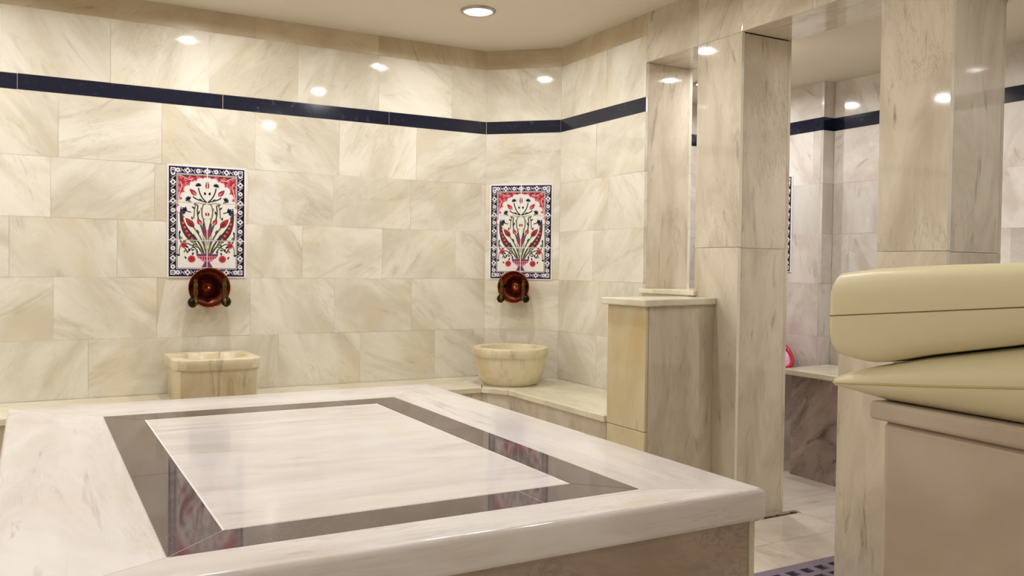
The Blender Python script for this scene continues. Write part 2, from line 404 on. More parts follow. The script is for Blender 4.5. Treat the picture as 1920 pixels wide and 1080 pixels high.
# walls behind the viewer
bm = BM(); clad(bm, -3.1, 4.5, [0, .6, 1.2, 1.8, 2.4, ZC+.05], .6, None, lambda a, b, za, zb: ((a, -1.52, za), (b, -1.5, zb)))
box(bm, (-3.1, -1.7, 0), (4.6, -1.518, ZC+.1), mi=1); struct('wall_back', bm, [M['wall'], M['grout']])
bm = BM(); clad(bm, -1.5, YW, [0, .6, 1.2, 1.8, 2.4, ZC+.05], .6, None, lambda a, b, za, zb: ((-3.12, a, za), (-3.1, b, zb)))
box(bm, (-3.3, -1.5, 0), (-3.118, YW+.1, ZC+.1), mi=1); struct('wall_side', bm, [M['wall'], M['grout']])

# floor : slabs with thin joints and the broken gap at the pillar foot
bm = BM()
box(bm, (-3.3, -1.7, -.12), (4.7, 5.3, -.012), mi=1)
gapx0, gapx1, gapy0, gapy1 = 2.95, 3.385, 3.035, 3.086
def ftile(x0, y0, x1, y1):
    if x1 > gapx0 and x0 < gapx1 and y1 > gapy0 and y0 < gapy1:
        parts = [(x0, y0, x1, gapy0), (x0, gapy1, x1, y1), (x0, gapy0, gapx0, gapy1), (gapx1, gapy0, x1, gapy1)]
        for a in parts:
            if a[2]-a[0] > .01 and a[3]-a[1] > .01: box(bm, (a[0], a[1], -.02), (a[2], a[3], 0), ang=.2)
    else: box(bm, (x0, y0, -.02), (x1, y1, 0), ang=random.choice((0, 0, 1.57))+random.uniform(-.25, .25))
xs = [-3.3+.5*i for i in range(12)] + [2.39, 2.88, 3.37, 3.86, 4.6]
xs = sorted(set(round(x, 3) for x in xs if x < 2.3 or x >= 2.39))
ys = [-1.7, -1.2, -.7, -.2, .3, .8, 1.3, 1.8, 2.28, 2.75, 3.24, 3.73, 4.22, 4.7, 5.3]
for xa, xb in zip(xs[:-1], xs[1:]):
    for ya, yb in zip(ys[:-1], ys[1:]): ftile(xa+.001, ya+.001, xb-.001, yb-.001)
fl = struct('floor', bm, [M['floor'], M['mortar']])
bm = BM(); random.seed(5)
for i in range(34):
    x = random.uniform(gapx0+.1, gapx1-.01); y = random.uniform(gapy0+.005, gapy1-.006); s = random.uniform(.003, .009)
    box(bm, (x-s, y-s*.7, -.014), (x+s, y+s*.7, -.014+s*1.1), ang=0, tilt=.3)
obj('broken_mortar', bm, M['mortar'], fl)

# ceilings
bm = BM(); box(bm, (-3.3, -1.7, ZC), (XW+.01, 5.3, ZC+.1)); ce = struct('ceiling', bm, M['paint'])
bm = BM(); box(bm, (XW+TH-.01, -1.7, ZC2), (4.7, 4.9, ZC2+.1)); obj('side_room_ceiling', bm, M['paint'], ce)

# ------------------------------------------------------------------ ceiling lights
def make_light(name, label, glass, zc):
    t = thing(name, label, 'ceiling light', (0, 0, zc))
    bm = BM(); lathe(bm, [(.080, .0005), (.080, -.0115), (.083, -.0135), (.094, -.008), (.097, -.0005)], 48); obj('rim', bm, M['chrome'], t)
    bm = BM(); lathe(bm, [(.041, -.0035), (.06, -.0028), (.079, -.0022)], 40); obj('frosted_glass', bm, M['lamp_ring'], t)
    bm = BM(); lathe(bm, [(0, -.0062), (.02, -.0056), (.041, -.0036)], 32); obj('bulb', bm, glass, t)
    return t
LM = [((2.15, 4.27), 'round recessed ceiling light glowing above the corner basin'),
      ((.85, 4.33), None), ((-.5, 4.4), None), ((-1.85, 4.35), None), ((2.05, 3.12), None), ((-1.35, 3.1), None),
      ((2.15, 1.15), None), ((-.6, 1.4), None), ((-.65, -.8), None), ((-2.6, 2.6), None)]  # the light behind the viewer is added fill for the platform's near edge
offl = 'round recessed ceiling light over the main room, above the photo\'s top edge'
first = make_light('ceiling_light', LM[0][1], M['lamp_main'], ZC); first.location = (LM[0][0][0], LM[0][0][1], ZC)
for (x, y), lb in LM[1:]:
    c = copy_tree(first); c.location = (x, y, ZC); c['label'] = offl; c['group'] = 'ceiling lights above the top edge of the photo'
s1 = make_light('ceiling_light', 'x', M['lamp_side'], ZC2)
for i, (x, y) in enumerate(((3.72, 4.15), (3.45, 3.45), (3.62, 2.30), (4.0, .95), (4.0, -.4))):
    c = s1 if i == 0 else copy_tree(s1); c.location = (x, y, ZC2)
    c['label'] = 'round recessed light in the lower ceiling of the side room, hidden by pillars'; c['group'] = 'side room ceiling lights'

# ------------------------------------------------------------------ marble platform
PX0, PX1, PY0, PY1 = -.09, 1.702, 1.648, 3.895
FX0, FX1, FY0, FY1, FWD = .2276, 1.3926, 1.7929+.0, 3.5517, .1322
plat = thing('marble_platform', 'large raised white marble platform with a dark brown granite frame set in its top', 'platform', (0, 0, 0))
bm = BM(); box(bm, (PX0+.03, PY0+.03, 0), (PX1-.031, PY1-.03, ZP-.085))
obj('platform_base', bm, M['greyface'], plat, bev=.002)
bm = BM(); box(bm, (PX1-.030, PY0+.026, 0), (PX1-.012, PY1-.03, ZP-.0855)); obj('side_slab', bm, M['cap'], plat, bev=.002)
def quadprism(name, pts, m, ang, bev, z1=ZP, z0=ZP-.085):
    bm = BM(); prism(bm, pts, z0, z1, ang); return obj(name, bm, m, plat, bev=bev, seg=3)
g = .0012
O = [(PX0, PY0), (PX1, PY0), (PX1, PY1), (PX0, PY1)]; I = [(FX0, FY0), (FX1, FY0), (FX1, FY1), (FX0, FY1)]
rc = .022
def shrink(pts, d):
    c = Vector((sum(p[0] for p in pts)/len(pts), sum(p[1] for p in pts)/len(pts)))
    n = len(pts); out = []
    for i in range(n):
        p0, p1, p2 = Vector(pts[i-1]), Vector(pts[i]), Vector(pts[(i+1) % n])
        e1 = (p1-p0).normalized(); e2 = (p2-p1).normalized(); n1 = Vector((-e1.y, e1.x)); n2 = Vector((-e2.y, e2.x))
        k = 1 + n1.dot(n2); out.append(tuple(p1 + (n1+n2)*d/max(k, .2)))
    return out
def border(i):
    j = (i+1) % 4; a, b, c, d = O[i], O[j], I[j], I[i]
    # clip the two outer corners so that the slab corner is softly rounded
    ev = (Vector(b)-Vector(a)).normalized()
    pts = [a, b, c, d]
    return shrink(pts, g/2)
for i in range(4):
    bm = BM(); prism(bm, border(i), ZP-.085, ZP, 0 if i % 2 == 0 else math.pi/2)
    eb = bm.edges[:]
    e_out = []
    A, B = Vector(O[i]), Vector(O[(i+1) % 4])
    for e in bm.edges:
        m_ = (e.verts[0].co + e.verts[1].co)/2
        dline = abs((B-A).normalized().cross(Vector((m_.x, m_.y))-A)) if True else 0
        if abs(e.verts[0].co.z-e.verts[1].co.z) < 1e-6 and dline < .003: e_out.append(e)
    bmesh.ops.bevel(bm, geom=e_out, offset=.014, segments=6, profile=.55, affect='EDGES')
    for f in bm.faces: f.smooth = False
    o = obj('edge_slab', bm, M['white'], plat, smooth=True)
    try:
        o.data.set_sharp_from_angle(angle=R(35))
    except Exception: pass
inn = [(FX0+FWD, FY0+FWD), (FX1-FWD, FY0+FWD), (FX1-FWD, FY1-FWD), (FX0+FWD, FY1-FWD)]
def strip(a, b, c, d): quadprism('inlay_strip', shrink([a, b, c, d], .0014), M['granite'], 0, 0, ZP-.0002, ZP-.03)
strip(I[0], (1.10, FY0), (1.10, FY0+FWD), inn[0]); strip((1.10, FY0), I[1], inn[1], (1.10, FY0+FWD))
strip(I[1], (FX1, 2.75), (FX1-FWD, 2.75), inn[1]); strip((FX1, 2.75), I[2], inn[2], (FX1-FWD, 2.75))
strip(I[2], (1.13, FY1), (1.13, FY1-FWD), inn[2]); strip((1.13, FY1), I[3], inn[3], (1.13, FY1-FWD))
strip(I[3], (FX0, 2.52), (FX0+FWD, 2.52), inn[3]); strip((FX0, 2.52), I[0], inn[0], (FX0+FWD, 2.52))
quadprism('centre_slab', shrink(inn, .0045), M['white'], .05, 0, ZP, ZP-.03)
quadprism('joint_bed', shrink(I, .0005), M['whitejoint'], 0, 0, ZP-.001, ZP-.0295)

# ------------------------------------------------------------------ wall benches
bench = thing('marble_bench', 'low marble bench following the left wall round the cut corner to the pedestal', 'bench', (0, 0, 0))
BL = [(-3.09, YW-.002), (-3.09, 4.545), (2.34, 4.545), (2.435, 4.39), (2.435, 3.42), (XW-.002, 3.42), (XW-.002, YC), (XC, YW-.002)]
bm = BM()
prism(bm, shrink([(-3.09, 4.545), (.75, 4.545), (.75, YW-.002), (-3.09, YW-.002)], .0008), ZB-.034, ZB, 0)
prism(bm, shrink([(.75, 4.545), (2.34, 4.545), (XC-.02, YW-.002), (.75, YW-.002)], .0008), ZB-.034, ZB, 0)
prism(bm, shrink([(2.34, 4.545), (2.435, 4.39), (XW-.004, YC-.03), (XW-.004, YC), (XC, YW-.004), (XC-.02, YW-.004)], .0008), ZB-.034, ZB, .7)
prism(bm, shrink([(2.435, 3.428), (XW-.002, 3.428), (XW-.002, YC-.03), (2.435, 4.39)], .0008), ZB-.034, ZB, math.pi/2)
obj('seat_slab', bm, M['cap'], bench, bev=.005)
bm = BM()
prism(bm, [(-3.09, 4.565), (2.352, 4.565), (2.352, 5.0), (-3.09, 5.0)], 0, ZB-.035, .2)
prism(bm, [(2.352, 4.566), (2.455, 4.40), (2.9, 4.7), (2.55, 5.0), (2.352, 5.0)], 0, ZB-.035, .2)
prism(bm, [(2.455, 3.435), (2.95, 3.435), (2.95, 4.69), (2.455, 4.40)], 0, ZB-.035, .2)
obj('front_panel', bm, M['upright'], bench, bev=.001)
bm = BM(); prism(bm, [(-3.08, 4.552), (2.337, 4.552), (2.428, 4.405), (2.36, 4.99), (-3.08, 4.99)], ZB-.030, ZB-.003, 0); prism(bm, [(2.345, 4.548), (2.441, 4.392), (2.441, 3.44), (2.9, 3.44), (2.9, 4.69), (2.58, 5.02), (2.345, 5.02)], ZB-.030, ZB-.003, 0)
obj('joint_filling', bm, M['arris'], bench)

# pedestal in front of the first pillar
ped = thing('marble_pedestal', 'yellow-stained marble pedestal with a flat cap slab below the window opening', 'pedestal', (0, 0, 0))
PF = [(2.450, 3.125), (XW-.001, 3.255), (XW-.001, 3.425), (2.450, 3.425)]
bm = BM(); prism(bm, shrink(PF, .012), 0, 1.04, 0, 0); obj('pedestal_core', bm, M['grout'], ped)
bm = BM(); prism(bm, [(2.450, 3.126), (2.470, 3.131), (2.470, 3.425), (2.450, 3.425)], .467, 1.045, 0); prism(bm, [(2.450, 3.126), (2.470, 3.131), (2.470, 3.425), (2.450, 3.425)], 0, .465, 0)
obj('front_slab', bm, M['yellow'], ped, bev=.003)
bm = BM(); prism(bm, [(2.471, 3.1298), (XW-.001, 3.252), (XW-.001, 3.272), (2.471, 3.1498)], 0, 1.045, .05)
obj('side_slab', bm, M['upright'], ped, bev=.001)
bm = BM(); prism(bm, [(2.425, 3.098), (XW-.001, 3.232), (XW-.001, 3.45), (2.425, 3.45)], 1.046, 1.080, .1)
obj('cap_slab', bm, M['cap'], ped, bev=.006)

ped2 = thing('marble_pedestal', 'pale marble pedestal standing behind the massage table, half hidden by it', 'pedestal', (0, 0, 0))
bm = BM(); box(bm, (2.722, 2.02, 0), (XW-.001, 2.258, 1.045), ang=0); obj('pedestal_body', bm, M['tablem'], ped2, bev=.002)
bm = BM(); box(bm, (2.702, 2.02, 0), (2.721, 2.26, 1.045), ang=0); obj('front_slab', bm, M['upright'], ped2, bev=.002)
bm = BM(); box(bm, (2.69, 2.0, 1.046), (XW-.001, 2.28, 1.08), ang=0); obj('cap_slab', bm, M['cap'], ped2, bev=.005)

# bench in the side room
b2 = thing('marble_bench', 'grey veined marble bench seen through the doorway in the side room', 'bench', (0, 0, 0))
T2 = .635
bm = BM(); prism(bm, [(3.905, 1.0), (X2-.012, 1.0), (X2-.012, 3.715), (3.925, 3.675), (3.905, 3.65)], T2-.034, T2, .1)
obj('seat_slab', bm, M['cap'], b2, bev=.006)
bm = BM(); prism(bm, [(3.93, 1.0), (X2-.02, 1.0), (X2-.02, 3.68), (3.965, 3.655)], 0, T2-.035, .8)
obj('front_panel', bm, marble('dark_veined_marble', lin(190, 174, 164), lin(160, 142, 134), lin(84, 68, 66), .85, .0, .18, stretch=(1.0, 2.6), vlo=.5, vhi=.7, speck=.4), b2, bev=.002)

# ------------------------------------------------------------------ basins
def rounded_rect(w, d, r, n=6, cut=None):
    pts = []
    for cx, cy, a0 in ((w/2-r, d/2-r, 0), (-w/2+r, d/2-r, 90), (-w/2+r, -d/2+r, 180), (w/2-r, -d/2+r, 270)):
        for k in range(n+1):
            a = R(a0+90*k/n); pts.append((cx+r*math.cos(a), cy+r*math.sin(a)))
    return pts
def loft(bm, loops, close_last=True, close_first=True, smooth=True):
    uvl = bm.loops.layers.uv.active; n = len(loops[0]); rings = [[bm.verts.new(p) for p in lp] for lp in loops]
    ox, oy = random.uniform(0, 30), random.uniform(0, 30); ln = 0
    per = [0]
    for k in range(n): per.append(per[-1] + (Vector(loops[0][(k+1) % n])-Vector(loops[0][k])).length)
    for i in range(len(rings)-1):
        l2 = ln + (Vector(loops[i+1][0])-Vector(loops[i][0])).length
        for k in range(n):
            f = bm.faces.new((rings[i][k], rings[i][(k+1) % n], rings[i+1][(k+1) % n], rings[i+1][k])); f.smooth = smooth
            for l, q in zip(f.loops, ((per[k], ln), (per[k+1], ln), (per[k+1], l2), (per[k], l2))): l[uvl].uv = (q[0]+ox, q[1]+oy)
        ln = l2
    if close_last: polyuv(bm, [bm.faces.new(rings[-1])])
    if close_first: polyuv(bm, [bm.faces.new(rings[0][::-1])])
# left basin, squared outside and oval inside
bas = thing('stone_basin', 'square-sided carved stone basin standing under the left tile panel', 'basin', (.835, 4.785, ZB))
H = .23; W0, D0 = .435, .46
def resamp(pts, N=56):
    # resample a closed loop by angle
    out = []
    n = len(pts)
    for k in range(N):
        a = 2*math.pi*(k+.5)/N; d = Vector((math.cos(a), math.sin(a)))
        best = None
        for i in range(n):
            p, q = Vector(pts[i]), Vector(pts[(i+1) % n]); e = q-p
            den = d.x*e.y - d.y*e.x
            if abs(den) < 1e-9: continue
            t = (p.x*e.y - p.y*e.x)/den; u = (p.x*d.y - p.y*d.x)/den
            if t > 0 and -1e-6 <= u <= 1+1e-6: best = t if best is None else max(best, t)
        out.append((d.x*best, d.y*best))
    return out
def rr(w, d, r, z): return [(x, y, z) for x, y in resamp(rounded_rect(w, d, r))]
def el(a, b, z): return [(a*math.cos(2*math.pi*(k+.5)/56), b*math.sin(2*math.pi*(k+.5)/56), z) for k in range(56)]
def oct_(w, d, c, z): return [(x, y, z) for x, y in resamp([(w/2-c, d/2), (-w/2+c, d/2), (-w/2, d/2-c), (-w/2, -d/2+c), (-w/2+c, -d/2), (w/2-c, -d/2), (w/2, -d/2+c), (w/2, d/2-c)])]
bm = BM()
loft(bm, [rr(W0-.045, D0-.045, .02, 0), rr(W0-.04, D0-.04, .02, .004), rr(W0-.03, D0-.03, .02, H-.066), rr(W0-.028, D0-.028, .02, H-.058), oct_(W0-.006, D0-.006, .05, H-.055),
          oct_(W0, D0, .052, H-.050), oct_(W0+.006, D0+.004, .055, H-.008), oct_(W0+.002, D0, .055, H-.001), oct_(W0-.012, D0-.012, .052, H),
          el(.185, .185, H-.001), el(.178, .178, H-.008), el(.168, .168, H-.06), el(.13, .13, H-.13), el(.05, .05, H-.155), el(.004, .004, H-.158)], close_last=True)
o = obj('basin_bowl', bm, M['basin'], bas, smooth=True)
bv = o.modifiers.new('bevel', 'BEVEL'); bv.width = .002; bv.segments = 2; bv.limit_method = 'ANGLE'; bv.angle_limit = R(40)
o.data.set_sharp_from_angle(angle=R(38))
# corner basin, round
bas2 = thing('stone_basin', 'round carved stone basin on the bench in the cut corner', 'basin', (2.578, 4.628, ZB))
bm = BM()
lathe(bm, [(0, 0), (.160, 0), (.166, .004), (.178, .018), (.200, .055), (.214, .11), (.219, .168), (.220, .172), (.229, .176), (.232, .18), (.234, .218), (.231, .228), (.226, .230), (.192, .230), (.186, .226), (.180, .19), (.160, .12), (.11, .08), (0, .072)], 72)
o = obj('basin_bowl', bm, M['basin'], bas2); o.data.set_sharp_from_angle(angle=R(38))

# ------------------------------------------------------------------ painted tile panels
PW, PH, TS, TG = .4165, .621, .2045, .0035
TC = [mat('white_glaze', lin(232, 228, 222), .15), mat('navy_glaze', lin(38, 34, 86), .15), mat('black_glaze', lin(22, 18, 34), .14), mat('red_glaze', lin(170, 52, 54), .15),
      mat('pink_glaze', lin(214, 120, 140), .12), mat('dark_green_glaze', lin(52, 60, 50), .15), mat('olive_glaze', lin(124, 122, 72), .15), mat('purple_glaze', lin(112, 62, 104), .12), mat('maroon_glaze', lin(110, 38, 40), .12),
      mat('slate_blue_glaze', lin(52, 52, 84), .12)]
WHT, NAV, BLK, RED, PNK, GRN, OLV, PUR, MAR, SLT = range(10)
art = []      # (layer, colour, convex polygon)
def P(c, pts, l): art.append((l, c, [tuple(p) for p in pts]))
def rect(c, x0, y0, x1, y1, l): P(c, [(x0, y0), (x1, y0), (x1, y1), (x0, y1)], l)
def disc(c, x, y, r, l, n=10, sy=1): P(c, [(x+r*math.cos(2*math.pi*k/n), y+r*sy*math.sin(2*math.pi*k/n)) for k in range(n)], l)
def stroke(c, pts, w, l):
    n = len(pts); ws = w if isinstance(w, (list, tuple)) else [w]*n
    def off(i, s):
        a, b = Vector(pts[max(i-1, 0)]), Vector(pts[min(i+1, n-1)]); t = (b-a).normalized(); return (pts[i][0]-t.y*s*ws[i]/2, pts[i][1]+t.x*s*ws[i]/2)
    for i in range(n-1): P(c, [off(i, -1), off(i+1, -1), off(i+1, 1), off(i, 1)], l)
def bez(p0, p1, p2, p3, n=8):
    out = []
    for k in range(n+1):
        t = k/n; a, b, c, d = (1-t)**3, 3*t*(1-t)**2, 3*t*t*(1-t), t**3
        out.append((a*p0[0]+b*p1[0]+c*p2[0]+d*p3[0], a*p0[1]+b*p1[1]+c*p2[1]+d*p3[1]))
    return out
def petal(c, x, y, ang, ln, wd, l):   # pointed oval with its base at x,y
    d = (math.cos(ang), math.sin(ang)); n = (-d[1], d[0]); pr = ((0, 0), (.2, .8), (.45, 1), (.75, .6), (1, .0), (.75, -.6), (.45, -1), (.2, -.8))
    P(c, [(x+d[0]*ln*a+n[0]*wd/2*b, y+d[1]*ln*a+n[1]*wd/2*b) for a, b in pr], l)
U = PW/505.0; Vv = PH/742.0
def q(dx, y): return (PW/2 + dx*U, PH - (y-72)*Vv)     # figure coordinates: dx from the middle, y downwards
rect(NAV, .006, .006, PW-.006, PH-.006, 1)
rect(WHT, .046, .048, PW-.046, PH-.044, 2); rect(NAV, .049, .051, PW-.049, PH-.047, 2.1); rect(WHT, .052, .054, PW-.052, PH-.050, 2.3)
rect(BLK, .010, .056, .020, PH-.05, 1.5); rect(BLK, PW-.020, .056, PW-.010, PH-.05, 1.5)
rect(RED, .054, q(0, 372)[1], PW-.054, PH-.052, 3)
rect(MAR, .054, PH-.060, PW-.054, PH-.052, 4)
# cusped white arch over the red spandrels
for yy0, yy1, hw in ((372, 330, 176), (330, 290, 160), (290, 250, 142), (250, 215, 120), (215, 185, 90), (185, 165, 50)): rect(WHT, PW/2-hw*U, q(0, yy0)[1], PW/2+hw*U, q(0, yy1)[1], 5)
for s in (-1, 1):
    for dx, y, r in ((170, 362, 26), (160, 318, 28), (146, 276, 28), (120, 232, 30), (84, 200, 30), (44, 176, 26), (10, 168, 22)):
        disc(PNK, *q(s*dx, y), (r+6)*U, 4.5, 16); disc(WHT, *q(s*dx, y), r*U, 5, 16)
    for dx, y in ((168, 150), (140, 165), (112, 150), (180, 185), (156, 205), (176, 225), (135, 190), (95, 168), (182, 262), (60, 140), (172, 290)):
        disc(PNK, *q(s*dx, y), 11*U, 5.2); disc(RED, *q(s*dx+3, y), 5*U, 5.6)
    for a in ((186, 140, 150, 130, 120, 190, 90, 150), (182, 300, 190, 240, 150, 230, 170, 180)):
        stroke(WHT, bez(q(s*a[0], a[1]), q(s*a[2], a[3]), q(s*a[4], a[5]), q(s*a[6], a[7]), 8), 3*U, 5.7)
# border motifs
def circ(x, y): disc(WHT, x, y, .0125, 3, 12); disc(SLT, x, y, .0050, 4, 8); disc(WHT, x, y, .0018, 5, 6)
def dia(x, y):
    P(WHT, [(x-.017, y), (x, y-.018), (x+.017, y), (x, y+.018)], 3); P(SLT, [(x-.007, y), (x, y-.008), (x+.007, y), (x, y+.008)], 4)
def squig(x, y, vert):
    for s in (-1, 1):
        if vert:
            P(BLK, [(x-.012, y-.004*s), (x+.010, y-.012), (x+.013, y+.004*s), (x-.008, y+.012)], 2.5); stroke(WHT, bez((x-.013, y-.012*s), (x-.004*s, y-.006), (x+.004*s, y+.006), (x+.013*s, y+.012), 5), .0028, 3)
        else:
            P(BLK, [(x-.012, y-.010), (x+.004*s, y-.012), (x+.012, y+.010), (x-.004*s, y+.012)], 2.5); stroke(WHT, bez((x-.012, y-.011*s), (x-.006, y+.010), (x+.006, y-.010), (x+.012, y+.011*s), 5), .0028, 3)
for x in (.028, PW-.028):
    for i, y in enumerate((125, 185, 245, 308, 370, 435, 500, 562, 620, 685, 742)):
        yy = q(0, y)[1]; (circ if i % 2 == 0 else dia)(x, yy)
    for y in (155, 215, 277, 340, 402, 468, 531, 591, 652, 714): squig(x, q(0, y)[1], True)
for y in (.029, PH-.027):
    for s in (-1, 1):
        circ(PW/2+s*188*U, y); dia(PW/2+s*126*U, y); circ(PW/2+s*58*U, y); squig(PW/2+s*157*U, y, False); squig(PW/2+s*92*U, y, False); squig(PW/2+s*28*U, y, False)
    dia(PW/2, y)
    for x in (.028, PW-.028): rect(WHT, x-.013, y-.013, x+.013, y+.013, 3); disc(SLT, x, y, .009, 4, 8); disc(WHT, x, y, .004, 5, 6)
# bouquet
for s in (-1, 1):
    st = lambda c, a, w, l=6: stroke(c, bez(q(s*a[0], a[1]), q(s*a[2], a[3]), q(s*a[4], a[5]), q(s*a[6], a[7]), 9), w*1.45*U, l)
    st(OLV, (12, 655, 20, 560, 60, 520, 95, 470), 7); st(OLV, (6, 655, 8, 560, 30, 520, 45, 455), 7); st(GRN, (20, 655, 40, 590, 70, 560, 92, 525), 8)
    st(OLV, (28, 655, 50, 600, 90, 590, 118, 560), 7); st(GRN, (4, 560, 20, 470, 80, 440, 60, 330), 6); st(OLV, (6, 540, 10, 430, 60, 380, 20, 320), 6)
    st(GRN, (0, 312, 20, 300, 50, 270, 57, 215), 6); st(GRN, (2, 312, 30, 300, 70, 300, 92, 275), 6); st(OLV, (60, 330, 90, 320, 80, 400, 88, 420), 6)
    st(OLV, (0, 318, 30, 330, 60, 300, 82, 330), 7); st(GRN, (104, 380, 120, 378, 128, 372, 142, 370), 5); st(OLV, (100, 320, 108, 310, 112, 300, 120, 296), 5)
    st(GRN, (30, 650, 70, 560, 120, 640, 130, 650), 5); st(GRN, (125, 650, 150, 600, 185, 570, 178, 520), 6); st(OLV, (118, 560, 160, 560, 190, 620, 176, 670), 5); st(GRN, (60, 640, 90, 600, 110, 590, 138, 585), 5)
    st(OLV, (14, 420, 30, 430, 40, 400, 36, 350), 5)
    for a in ((10, 650, 14, 600, 22, 560, 34, 500), (34, 650, 60, 610, 66, 590, 84, 570), (18, 600, 40, 560, 52, 520, 70, 500), (2, 600, 2, 520, 20, 480, 24, 430)): st(GRN, a, 5)
    for a in ((16, 650, 30, 580, 60, 540, 100, 500), (8, 620, 14, 540, 44, 500, 58, 440)): st(WHT, a, 3, 6.2)
    for dx, y, a, ln in ((60, 395, 110, 34), (30, 372, 60, 30), (78, 358, 40, 30), (96, 430, 80, 26), (110, 310, 20, 24), (34, 300, 30, 24), (150, 420, 70, 24), (52, 520, 60, 34), (22, 480, 80, 34), (86, 330, 130, 26), (134, 575, 20, 26), (160, 560, 60, 26), (80, 610, 150, 28), (104, 632, 170, 24), (150, 648, 120, 24), (134, 690, 60, 22)):
        petal(GRN if (dx+y) % 3 else OLV, *q(s*dx, y), R(a if s > 0 else 180-a), ln*U, 12*U, 6.4)
    # long serrated leaf
    lf = bez(q(s*70, 572), q(s*120, 545), q(s*178, 470), q(s*168, 345), 12)
    stroke(GRN, lf, [u*U for u in (6, 26, 38, 46, 48, 46, 42, 36, 30, 24, 18, 12, 5)], 6.5)
    lf2 = bez(q(s*84, 566), q(s*126, 536), q(s*166, 470), q(s*164, 400), 8)
    stroke(MAR, lf2, [u*U for u in (8, 22, 30, 32, 30, 26, 20, 14, 6)], 7)
    for k, (dx, y) in enumerate(((98, 556), (116, 532), (132, 506), (145, 480), (155, 452))): disc(PNK, *q(s*dx, y), 8*U, 8, 8); disc(RED, *q(s*dx, y), 4*U, 9, 6)
    # carnations
    for dx, y, r, a in ((57, 198, 17, 80), (120, 290, 18, 50), (142, 366, 23, 20)):
        x0, y0 = q(s*dx, y)
        for k in range(5): petal(SLT, x0-s*0, y0-.3*r*U, R(90-(s*(90-a)) + (k-2)*38), 1.35*r*U, .8*r*U, 9+k*.1)
        disc(BLK, x0, y0, .55*r*U, 10, 8)
    # tulips
    def tul(dx, y, ang, ln, wd, c1=RED, c2=MAR, k=.62):
        a = R(90) - s*R(ang); x0, y0 = q(s*dx, y)
        petal(BLK, x0, y0, a, ln*U*1.02, wd*U*1.2, 9.5); petal(c1, x0, y0, a, ln*U, wd*U, 10); petal(c2, x0, y0, a, ln*U*k, wd*U*.5, 11)
    tul(84, 480, 42, 84, 34); tul(70, 268, 45, 62, 26, RED, PNK); tul(40, 462, 28, 48, 26, RED, PNK); tul(4, 402, 10, 26, 14); tul(8, 545, 12, 84, 26, PUR, RED); tul(12, 262, 20, 22, 13, BLK, BLK)
    # roses
    for dx, y, r in ((150, 598, 17), (100, 690, 21)):
        disc(PNK, *q(s*dx, y), (r+5)*U, 8.5, 12); disc(RED, *q(s*dx, y), r*U, 9, 12); stroke(MAR, bez(q(s*(dx-r*.6), y), q(s*dx, y+r*.8), q(s*dx, y-r*.8), q(s*(dx+r*.6), y), 6), 4*U, 10)
    for dx, y, a in ((176, 668, 20), (112, 640, 70), (96, 665, 110), (120, 615, 30), (60, 655, 60), (178, 525, 100), (100, 605, 150)): petal(BLK if dx > 100 else GRN, *q(s*dx, y), R(a if s > 0 else 180-a), 24*U, 13*U, 9)
    # vase
    P(PUR, [q(0, 655), q(s*72, 655), q(s*66, 672), q(0, 672)], 7); P(PNK, [q(0, 670), q(s*68, 670), q(s*26, 708), q(0, 708)], 7.2)
    for k in range(4): petal(MAR, *q(s*(8+16*k), 674), R(-90), (26-5*k)*U, 9*U, 8)
    P(PUR, [q(0, 706), q(s*14, 706), q(s*36, 745), q(0, 745)], 7.2)
petal(MAR, *q(0, 225), R(90), 62*U, 26*U, 9); petal(RED, *q(0, 225), R(90), 58*U, 16*U, 10)
def clip(poly, x0, y0, x1, y1):
    def cut(pts, f, inter):
        out = []
        for i in range(len(pts)):
            a, b = pts[i-1], pts[i]; fa, fb = f(a), f(b)
            if fa >= 0 and fb >= 0: out.append(b)
            elif fa >= 0 > fb: out.append(inter(a, b, fa, fb))
            elif fb >= 0 > fa: out.append(inter(a, b, fa, fb)); out.append(b)
        return out
    it = lambda a, b, fa, fb: (a[0]+(b[0]-a[0])*fa/(fa-fb), a[1]+(b[1]-a[1])*fa/(fa-fb))
    for f in (lambda p: p[0]-x0, lambda p: x1-p[0], lambda p: p[1]-y0, lambda p: y1-p[1]):
        if len(poly) < 3: return []
        poly = cut(poly, f, it)
    return poly
def make_panel(label, group=None):
    # local frame : x across, z up, -y out of the wall
    t = thing('tile_panel', label, 'tile panel', (0, 0, 0))
    for c in range(2):
        for r in range(3):
            x0 = .002 + c*(TS+TG); z0 = .002 + r*(TS+TG); x1, z1 = x0+TS, z0+TS
            bm = BM(); box(bm, (x0, -.006, z0), (x1, 0, z1))
            for l, col, poly in art:
                pp = clip(list(poly), x0+.0008, z0+.0008, x1-.0008, z1-.0008)
                if len(pp) < 3: continue
                ar = sum(pp[i-1][0]*pp[i][1]-pp[i][0]*pp[i-1][1] for i in range(len(pp)))
                if abs(ar) < 1e-9: continue
                if ar < 0: pp = pp[::-1]
                try:
                    f = bm.faces.new([bm.verts.new((p[0], -.006-.00007*l-.00002, p[1])) for p in pp]); f.material_index = col
                except ValueError: pass
            obj('tile', bm, TC, t)
    bm = BM(); box(bm, (-.002, -.0035, -.002), (PW+.002, 0, PH+.003)); obj('tile_grout', bm, M['whitejoint'], t)
    return t
pa = make_panel('flower vase tile panel on the long left wall, above the square-sided basin')
pa.location = (.6433, YW-.001, EYE-.0785)
pb = copy_tree(pa); pb['label'] = 'flower vase tile panel on the cut corner wall, above the round basin'
u0 = .0665*chl+.002; dirv = Vector((math.cos(cha), math.sin(cha), 0)); nrm = Vector((math.sin(cha), -math.cos(cha), 0))
pb.location = Vector((XC, YW, EYE-.0802)) + dirv*u0 + nrm*.001; pb.rotation_euler = (0, 0, cha)
pc = copy_tree(pa); pc['label'] = 'sliver of a flower tile panel in the side room, cut off by the doorway pillar'
